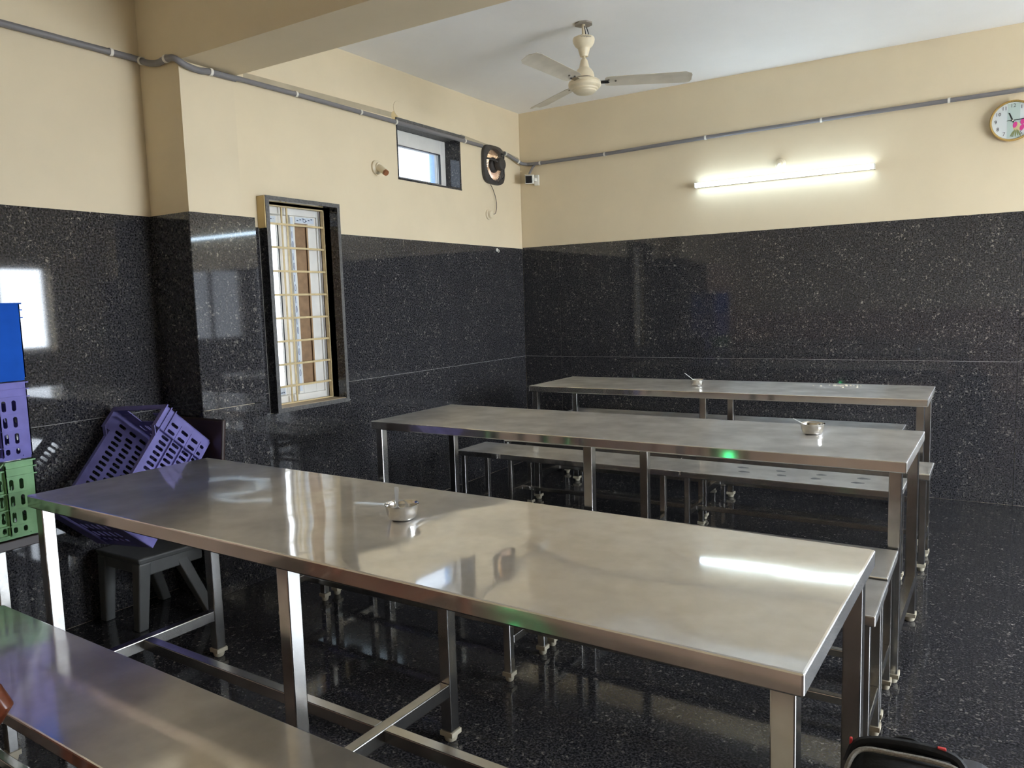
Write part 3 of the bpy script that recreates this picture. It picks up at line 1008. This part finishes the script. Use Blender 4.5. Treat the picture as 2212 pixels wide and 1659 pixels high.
for k, (ang, pitch) in enumerate(((27, -13), (147, -12), (268, 12))):
    a = math.radians(ang)
    M = Matrix.Rotation(a, 4, 'Z') @ Matrix.Translation((0, 0, -0.322)) @ Matrix.Rotation(math.radians(pitch), 4, 'X')
    n = 16
    prof = [(0.115, 0.034), (0.125, 0.046), (0.16, 0.052), (0.40, 0.056), (0.56, 0.060), (0.592, 0.052), (0.60, 0.030)]
    o, fs = [], []
    for (x, hw) in prof:
        for zz in (0.0, 0.0022):
            for s, cam_ in ((-1, 0.0), (-0.4, 0.005), (0.4, 0.005), (1, 0.0)):
                yy = hw * s + (0.010 if x > 0.59 and s < 0 else 0)
                o.append(M @ Vector((x, yy, zz + cam_)))
    for i in range(len(prof) - 1):
        for j in range(3):
            b0, b1 = i * 8 + j, (i + 1) * 8 + j
            fs.append((b0, b1, b1 + 1, b0 + 1))
            fs.append((b0 + 4, b0 + 5, b1 + 5, b1 + 4))
        fs.append((i * 8, i * 8 + 4, i * 8 + 12, i * 8 + 8))
        fs.append((i * 8 + 3, i * 8 + 11, i * 8 + 15, i * 8 + 7))
    fs.append((0, 1, 2, 3, 7, 6, 5, 4))
    q = (len(prof) - 1) * 8
    fs.append((q + 4, q + 5, q + 6, q + 7, q + 3, q + 2, q + 1, q))
    bl = MB().add(o, fs).build('blade', FANB, fan, smooth=True, angle=30)
    MB().box(0.07, 0.135, -0.016, 0.016, -0.003, 0.001, M).build('blade_bracket', TUBE, bl)
    for (rx, ry) in ((0.135, 0.012), (0.135, -0.012), (0.175, 0.0)):
        MB().lathe([(0.006, -0.0035), (0.006, 0.001)], 10, M @ Matrix.Translation((rx, ry, 0.003))).build('rivet', TUBE, bl)


def text_mesh(name, body, size, loc, rot, material, parent, extrude=0.0003):
    cu = bpy.data.curves.new(name, 'FONT')
    cu.body = body
    cu.size = size
    cu.align_x = 'CENTER'
    cu.align_y = 'CENTER'
    cu.extrude = extrude
    cu.resolution_u = 2
    tmp = bpy.data.objects.new(name, cu)
    COL.objects.link(tmp)
    me = bpy.data.meshes.new_from_object(tmp.evaluated_get(bpy.context.evaluated_depsgraph_get()))
    bpy.data.objects.remove(tmp)
    o = bpy.data.objects.new(name, me)
    COL.objects.link(o)
    me.materials.clear()
    me.materials.append(material)
    o.parent = parent
    o.location = loc
    o.rotation_euler = rot
    return o


# maker's lettering on the canopy, facing the seats
_ang = math.radians(-52)
text_mesh('lettering', 'Crompton', 0.014, (0.0625 * math.cos(_ang), 0.0625 * math.sin(_ang), -0.0885), (math.radians(90), math.radians(4), _ang + math.radians(90)), INKG, fan)

# ------------------------------------------------------------------ tube lights


def tube_light(x0, x1, z, label):
    e = empty('tube_light', ((x0 + x1) / 2, 0, z), label=label, cat='light', group='wall tube lights')
    h = (x1 - x0) / 2
    MB().box(-h, h, -0.022, 0.003, -0.016, 0.016).build('housing', CLIPW, e, bevel=0.003)
    prof = [(-0.014, -0.022)] + [(0.0165 * math.cos(math.radians(a)) * -1, -0.024 - 0.022 * math.sin(math.radians(a))) for a in range(10, 171, 16)] + [(0.014, -0.022)]
    M = Matrix(((0, 0, 1, 0), (0, 1, 0, 0), (1, 0, 0, 0), (0, 0, 0, 1)))
    MB().prism(prof, -h + 0.004, h - 0.004, M).build('diffuser', TUBE_ON, e, smooth=True)
    for s in (-1, 1):
        MB().box(min(s * h, s * (h - 0.006)), max(s * h, s * (h - 0.006)), -0.048, 0.0, -0.018, 0.018).build('end_cap', CLIPW, e, bevel=0.002)
    return e


tl = tube_light(1.501, 2.702, 2.166, 'lit white tube light on the back wall beneath the conduit')
tube_light(3.75, 4.95, 2.172, 'lit white tube light on the back wall right of the clock')
jb = empty('junction_box', (2.100, 0, 2.256), label='round cream junction box above the tube light', cat='junction box')
MY = Matrix.Rotation(math.radians(90), 4, 'X')
MB().lathe([(0.036, 0.0), (0.036, 0.010), (0.030, 0.016), (0.026, 0.016), (0.024, 0.026), (0.010, 0.030), (0.008, 0.034), (0.001, 0.034)], 28, MY).build('box', CLIPO, jb, smooth=True)
MB().tube([(0.0, -0.033, 0), (-0.008, -0.042, -0.010), (-0.012, -0.035, -0.035), (-0.008, -0.028, -0.055), (0.004, -0.018, -0.074)], 0.003, 8).build('wire', CLIPW, jb, smooth=True)

# ------------------------------------------------------------------ wall clock
CR = 0.118
ck = empty('wall_clock', (3.447, 0, 2.345), label='round gold-rimmed wall clock with a tulip dial at the right edge', cat='clock')
MB().lathe([(CR - 0.006, 0.006), (CR, 0.010), (CR + 0.001, 0.030), (CR - 0.003, 0.037), (CR - 0.008, 0.036), (CR - 0.012, 0.026)], 56, MY, cap=False).build('rim', GOLD, ck, smooth=True)
MB().lathe([(CR - 0.010, 0.006), (CR - 0.010, 0.024)], 56, MY).build('dial', DIAL, ck)
D0 = -0.0245
MB().box(-0.028, 0.036, D0 - 0.0004, D0 + 0.001, -0.100, 0.100).build('dial_band', DIALG, ck)
for hh in range(1, 13):
    a = math.radians(90 - 30 * hh)
    text_mesh('numeral', str(hh), 0.030, (0.086 * math.cos(a), D0 - 0.0008, 0.086 * math.sin(a)), (math.radians(90), 0, 0), INKG, ck)


def blob(name, cx_, cz_, rx, rz, rot, m, d):
    n = 16
    poly = [(cx_ + rx * math.cos(t) * math.cos(rot) - rz * math.sin(t) * math.sin(rot),
             cz_ + rx * math.cos(t) * math.sin(rot) + rz * math.sin(t) * math.cos(rot)) for t in (2 * math.pi * k / n for k in range(n))]
    M = Matrix(((1, 0, 0, 0), (0, 0, 1, 0), (0, 1, 0, 0), (0, 0, 0, 1)))
    MB().prism(poly, d - 0.0003, d, M).build(name, m, ck)


blob('yellow_print', 0.022, -0.040, 0.020, 0.030, 0.2, YELP, D0 - 0.0006)
for (bx, bz, rt) in ((0.012, -0.026, -0.25), (0.050, -0.010, -0.2), (0.047, -0.045, -0.3)):
    blob('tulip_print', bx, bz, 0.011, 0.018, rt, PINK, D0 - 0.0010)
for k in range(5):
    blob('leaf_print', -0.002 + k * 0.009, -0.076 + 0.004 * (k % 2), 0.004, 0.020, -0.5 + 0.22 * k, LEAF, D0 - 0.0009)


def hand(name, ang, L, w, d, back=0.012):
    a = math.radians(ang)
    M = Matrix(((math.cos(a), -math.sin(a), 0, 0), (0, 0, 1, 0), (math.sin(a), math.cos(a), 0, 0), (0, 0, 0, 1)))
    MB().prism([(-back, -w), (L, -w * 0.8), (L, w * 0.8), (-back, w)], d - 0.0008, d, M).build(name, BLACK, ck)


hand('hour_hand', 112, 0.050, 0.0036, D0 - 0.003)
hand('minute_hand', 4, 0.076, 0.0026, D0 - 0.0045)
hand('second_hand', 178, 0.030, 0.0012, D0 - 0.006, 0.0)
MB().lathe([(0.004, 0.025), (0.004, 0.033), (0.001, 0.0335)], 14, MY).build('centre_cap', CLIPW, ck)

# ------------------------------------------------------------------ conduits
def conduit(name, pts, r, label, clips):
    e = empty('conduit_pipe', pts[0], label=label, cat='conduit')
    o = Vector(pts[0])
    MB().tube([Vector(p) - o for p in pts], r, 12).build('pipe', PVC, e, smooth=True, angle=60)
    for (p, ax) in clips:
        c = Vector(p) - o
        ax = Vector(ax).normalized()
        z = ax
        x = Vector((0, 0, 1)).cross(z)
        x = x.normalized() if x.length > 0.1 else Vector((1, 0, 0))
        y = z.cross(x)
        M = Matrix(((x.x, y.x, z.x, c.x), (x.y, y.y, z.y, c.y), (x.z, y.z, z.z, c.z), (0, 0, 0, 1)))
        MB().lathe([(r + 0.0005, -0.007), (r + 0.0035, -0.007), (r + 0.0035, 0.007), (r + 0.0005, 0.007)], 14, M, cap=False).build('clip', CLIPW, e, smooth=True, angle=40)
    return e


def smooth_path(pts, n=5):
    out = []
    P = [Vector(p) for p in pts]
    P = [P[0] * 2 - P[1]] + P + [P[-1] * 2 - P[-2]]
    for i in range(1, len(P) - 2):
        for k in range(n):
            t = k / n
            a, b, c, d = P[i - 1], P[i], P[i + 1], P[i + 2]
            out.append(0.5 * ((2 * b) + (-a + c) * t + (2 * a - 5 * b + 4 * c - d) * t * t + (-a + 3 * b - 3 * c + d) * t ** 3))
    out.append(P[-2])
    return out


conduit('c', [(0.016, YF + 0.01, 2.52), (0.016, -3.47, 2.52)] + smooth_path([(0.018, -3.45, 2.520), (0.035, -3.412, 2.512), (0.09, -3.408, 2.490), (0.16, -3.408, 2.478),
        (0.225, -3.410, 2.484), (0.285, -3.413, 2.474), (0.302, -3.37, 2.452), (0.301, -3.30, 2.445), (0.300, -3.24, 2.452), (0.299, -3.10, 2.453)]),
        0.0145, 'grey conduit pipe on the left wall wrapping round the pillar below the beam',
        [((0.016, -3.54, 2.52), (0, 1, 0)), ((0.045, -3.411, 2.507), (1, 0, -.2)), ((0.225, -3.410, 2.484), (1, 0, 0)), ((0.300, -3.24, 2.452), (0, 1, 0))])
lc = conduit('c', [(0.015, -3.075, 2.556), (0.015, -2.46, 2.560), (0.016, -0.59, 2.556)],
             0.0135, 'grey conduit pipe on the left wall running over the small high window',
             [((0.015, -2.456, 2.560), (0, 1, 0)), ((0.015, -1.931, 2.559), (0, 1, 0)), ((0.016, -1.60, 2.558), (0, 1, 0)), ((0.016, -0.82, 2.557), (0, 1, 0))])
conduit('c', [(0.016, -0.272, 2.548), (0.018, -0.215, 2.540), (0.025, -0.13, 2.517), (0.040, -0.045, 2.492), (0.075, -0.018, 2.487)],
        0.0135, 'short grey conduit elbow between the exhaust fan and the corner',
        [((0.016, -0.258, 2.546), (0, 1, -0.1)), ((0.032, -0.085, 2.505), (0.2, 1, -0.4))])
conduit('c', [(0.078, -0.016, 2.487), (0.16, -0.016, 2.482), (0.778, -0.016, 2.482), (1.578, -0.016, 2.500), (3.11, -0.016, 2.516), (6.15, -0.016, 2.53)],
        0.0135, 'grey conduit pipe running along the back wall above the tube light',
        [((x, -0.016, z), (1, 0, 0)) for x, z in ((0.20, 2.482), (0.778, 2.482), (1.578, 2.500), (2.367, 2.508), (3.111, 2.516), (3.9, 2.519))])

# ------------------------------------------------------------------ exhaust fan
ef = empty('exhaust_fan', (0, -0.428, 2.434), label='dark grey square exhaust fan on the left wall near the corner', cat='fan')
RYm = Matrix.Rotation(math.radians(90), 4, 'Y')
n = 48
outer, inner = [], []
for k in range(n):
    a = 2 * math.pi * k / n
    c, s = math.cos(a), math.sin(a)
    rr = 1.0 / ((abs(c) ** 4 + abs(s) ** 4) ** 0.25)
    outer.append((0.150 * rr * c, 0.150 * rr * s))
    inner.append((0.118 * c, 0.118 * s))
o, fs = [], []
for (x, pts, sc) in ((0.0, outer, 1.0), (0.022, outer, 0.98), (0.030, inner, 1.05), (0.020, inner, 1.0), (0.0, inner, 1.0)):
    o += [(x, p[0] * sc, p[1] * sc) for p in pts]
for i in range(4):
    for k in range(n):
        k2 = (k + 1) % n
        fs.append((i * n + k, i * n + k2, (i + 1) * n + k2, (i + 1) * n + k))
MB().add(o, fs).build('plate', DARK, ef, smooth=True, angle=50)
for k in range(40):
    a = 2 * math.pi * k / 40
    M = Matrix.Rotation(a, 4, 'X')
    MB().box(0.002, 0.006, 0.055, 0.119, -0.0032, 0.0032, M @ Matrix.Rotation(0.5, 4, 'Y')).build('louvre', LOUVRE, ef)
MB().lathe([(0.060, 0.004), (0.060, 0.012), (0.050, 0.030), (0.034, 0.045)], 24, RYm).build('hub', DARK, ef, smooth=True)
MB().lathe([(0.030, 0.045), (0.046, 0.050), (0.048, 0.056), (0.048, 0.092), (0.044, 0.098), (0.012, 0.103), (0.001, 0.103)], 26, RYm).build('motor', DARK, ef, smooth=True)
for a in (45, 165, 285):
    c, s = math.cos(math.radians(a)), math.sin(math.radians(a))
    MB().tube([(0.028, 0.135 * c, 0.135 * s), (0.06, 0.11 * c, 0.11 * s), (0.075, 0.075 * c, 0.075 * s), (0.078, 0.044 * c, 0.044 * s)], 0.007, 8).build('bracket_arm', DARK, ef, smooth=True)
for k in range(5):
    M = Matrix.Rotation(2 * math.pi * k / 5, 4, 'X') @ Matrix.Translation((-0.07, 0.07, 0)) @ Matrix.Rotation(0.6, 4, 'Y')
    MB().box(-0.001, 0.001, -0.035, 0.045, -0.028, 0.028, M).build('blade', mat('bare_fan_blade', (0.5, 0.42, 0.36), 0.4, 0.6), ef)
MB().tube(smooth_path([(0.085, 0.03, -0.045), (0.075, 0.05, -0.085), (0.05, 0.055, -0.105), (0.028, 0.04, -0.11)]), 0.004, 8).build('motor_cable', BLACK, ef, smooth=True)

pc = empty('power_cord', (0.006, -0.428, 2.30), label='thin dark cord hanging from the exhaust fan to the round outlet', cat='cord')
MB().tube(smooth_path([(0.014, -0.062, -0.024), (0.010, -0.035, -0.045), (0.006, -0.012, -0.068), (0.004, 0.02, -0.12), (0.004, 0.028, -0.18), (0.012, 0.00, -0.235), (0.03, -0.055, -0.252)]), 0.0026, 8).build('cord', BROWNP, pc, smooth=True)
so = empty('round_outlet', (-0.004, -0.500, 2.047), label='round cream outlet rose on the left wall below the exhaust fan', cat='outlet')
MB().lathe([(0.040, 0.0), (0.040, 0.010), (0.034, 0.014), (0.030, 0.014), (0.028, 0.030), (0.024, 0.034), (0.001, 0.034)], 28, RYm).build('rose', CLIPO, so, smooth=True)

bh = empty('bulb_holder', (-0.004, -1.79, 2.243), label='cream angled bulb holder without bulb left of the high window', cat='bulb holder')
MB().lathe([(0.046, 0.0), (0.046, 0.012), (0.038, 0.018), (0.030, 0.020), (0.028, 0.030), (0.001, 0.032)], 28, RYm).build('base', CLIPO, bh, smooth=True)
MB().tube([(0.015, 0, 0.0), (0.045, -0.005, -0.012), (0.085, -0.010, -0.040)], [0.024, 0.022, 0.019], 18).build('socket', CLIPO, bh, smooth=True)
MB().tube([(0.083, -0.0098, -0.0385), (0.095, -0.0112, -0.047)], [0.0195, 0.0185], 18).build('socket_mouth', BRASS, bh, smooth=True)

hk = empty('wall_hook', (0.0, -0.400, 1.777), label='small white hook on the dark wall near the corner', cat='hook')
MB().lathe([(0.013, 0.0), (0.013, 0.004), (0.006, 0.007), (0.001, 0.007)], 18, RYm).build('hook_plate', CLIPW, hk, smooth=True)
MB().tube(smooth_path([(0.005, 0, 0.002), (0.016, 0, 0.0), (0.022, 0, -0.010), (0.016, 0, -0.018), (0.009, 0, -0.014)]), 0.003, 8).build('hook', CLIPW, hk, smooth=True)

# ------------------------------------------------------------------ security camera
sc = empty('security_camera', (0.12, 0.0, 2.352), label='small white security camera high in the corner', cat='camera')
Mc = Matrix.Translation((0.010, -0.075, 0.0)) @ Matrix.Rotation(math.radians(24), 4, 'Z') @ Matrix.Rotation(math.radians(8), 4, 'X')
MB().box(-0.034, 0.034, -0.050, 0.045, -0.036, 0.036, Mc).build('body', CLIPW, sc, bevel=0.006)
MB().box(-0.027, 0.027, -0.055, -0.048, -0.028, 0.028, Mc).build('lens_panel', BLACK, sc, bevel=0.006)
MB().box(-0.036, 0.036, -0.064, 0.048, 0.0365, 0.041, Mc).build('hood', CLIPO, sc, bevel=0.002)
MB().box(0.018, 0.058, -0.016, 0.003, -0.045, 0.040).build('wall_mount', CLIPW, sc, bevel=0.003)
MB().box(0.020, 0.045, -0.055, -0.012, -0.012, 0.012).build('bracket', CLIPW, sc, bevel=0.003)
MB().tube(smooth_path([(-0.01, -0.05, 0.038), (-0.012, -0.022, 0.070), (0.008, -0.017, 0.105), (0.036, -0.016, 0.128)]), 0.009, 10).build('cable_sleeve', PVC, sc, smooth=True)

# ------------------------------------------------------------------ backpack at the end of the nearest table


def rounded(m, hx, hy, z0, z1, p=4.0, n=32, rows=12, lean=0.0, top=0.7):
    o = []
    for i in range(rows + 1):
        t = i / rows
        z = z0 + (z1 - z0) * t
        q = abs(2 * t - 1)
        sc_ = (1 - q ** 7 * (0.30 if t < 0.5 else 1 - top)) if 0 < t < 1 else (0.72 if t == 0 else top * 0.9)
        for k in range(n):
            a = 2 * math.pi * k / n
            c, s = math.cos(a), math.sin(a)
            r = 1 / ((abs(c) ** p + abs(s) ** p) ** (1 / p))
            wob = 1 + 0.02 * math.sin(3 * a + 5 * t) + 0.015 * math.sin(7 * a - 9 * t)
            o.append((hx * r * c * sc_ * wob, hy * r * s * sc_ * wob + lean * t, z))
    fs = [tuple(reversed(range(n))), tuple(range(rows * n, rows * n + n))]
    for i in range(rows):
        for k in range(n):
            k2 = (k + 1) % n
            fs.append((i * n + k, i * n + k2, (i + 1) * n + k2, (i + 1) * n + k))
    m.add(o, fs)
    return m


bp = empty('backpack', (3.272, -4.03, 0.0), 0.10, label='black backpack with grey zip and red trim at the lower right', cat='backpack')
rounded(MB(), 0.105, 0.085, 0.0, 0.440, 3.2, top=0.80).build('body', FABRIC, bp, smooth=True, angle=70)
rounded(MB(), 0.088, 0.035, 0.02, 0.325, 3.0, top=0.75).build('front_pocket', FABRIC, bp, smooth=True, angle=70).location = (0, -0.088, 0)
MB().tube(smooth_path([(-0.116, -0.070, 0.37), (-0.110, -0.050, 0.415), (-0.086, -0.012, 0.4450), (-0.02, -0.004, 0.4475), (0.05, -0.004, 0.4470), (0.088, -0.012, 0.442), (0.106, -0.030, 0.42)]), 0.0052, 8).build('zipper', ZIP, bp, smooth=True)
MB().tube(smooth_path([(-0.108, 0.010, 0.40), (-0.085, 0.032, 0.436), (0.0, 0.036, 0.448), (0.08, 0.034, 0.440), (0.104, 0.008, 0.41)]), 0.011, 8).build('top_piping', FABRIC, bp, smooth=True)
for (x, y, z, rx, rz) in ((-0.104, 0.03, 0.434, 0.003, 0.011), (0.060, 0.036, 0.455, 0.008, 0.003), (0.085, -0.098, 0.36, 0.007, 0.008), (-0.078, -0.098, 0.35, 0.005, 0.016)):
    MB().box(x - rx, x + rx, y - 0.004, y + 0.004, z - rz, z + rz).build('trim', RED, bp, bevel=0.002)
MB().tube(smooth_path([(-0.03, 0.075, 0.40), (-0.02, 0.095, 0.425), (0.02, 0.095, 0.425), (0.03, 0.075, 0.40)]), 0.006, 8).build('handle', FABRIC, bp, smooth=True)
sp_ = smooth_path([(0.095, 0.04, 0.42), (0.135, 0.045, 0.41), (0.17, 0.03, 0.37), (0.20, 0.01, 0.30), (0.21, 0.0, 0.2), (0.17, 0.01, 0.08), (0.10, 0.03, 0.05)])
sm_ = MB()
oo, ff = [], []
for i, p in enumerate(sp_):
    d = (sp_[min(i + 1, len(sp_) - 1)] - sp_[max(i - 1, 0)]).normalized()
    s = Vector((0.12, 1, 0)).normalized()
    nn = d.cross(s).normalized()
    for (a, b) in ((-0.033, -0.006), (0.033, -0.006), (0.033, 0.006), (-0.033, 0.006)):
        oo.append(p + s * a + nn * b)
for i in range(len(sp_) - 1):
    for k in range(4):
        ff.append((4 * i + k, 4 * i + (k + 1) % 4, 4 * i + 4 + (k + 1) % 4, 4 * i + 4 + k))
sm_.add(oo, ff).build('shoulder_strap', MESHF, bp, bevel=0.003)

# green indicator low on the wall behind the camera, its glint shows in the steel edges
for k in range(3):
    MB().box(1.53 + 0.018 * k, 1.541 + 0.018 * k, YF + 0.013, YF + 0.022, 0.05, 0.11).build('indicator_lamp', GREENLED, wf)
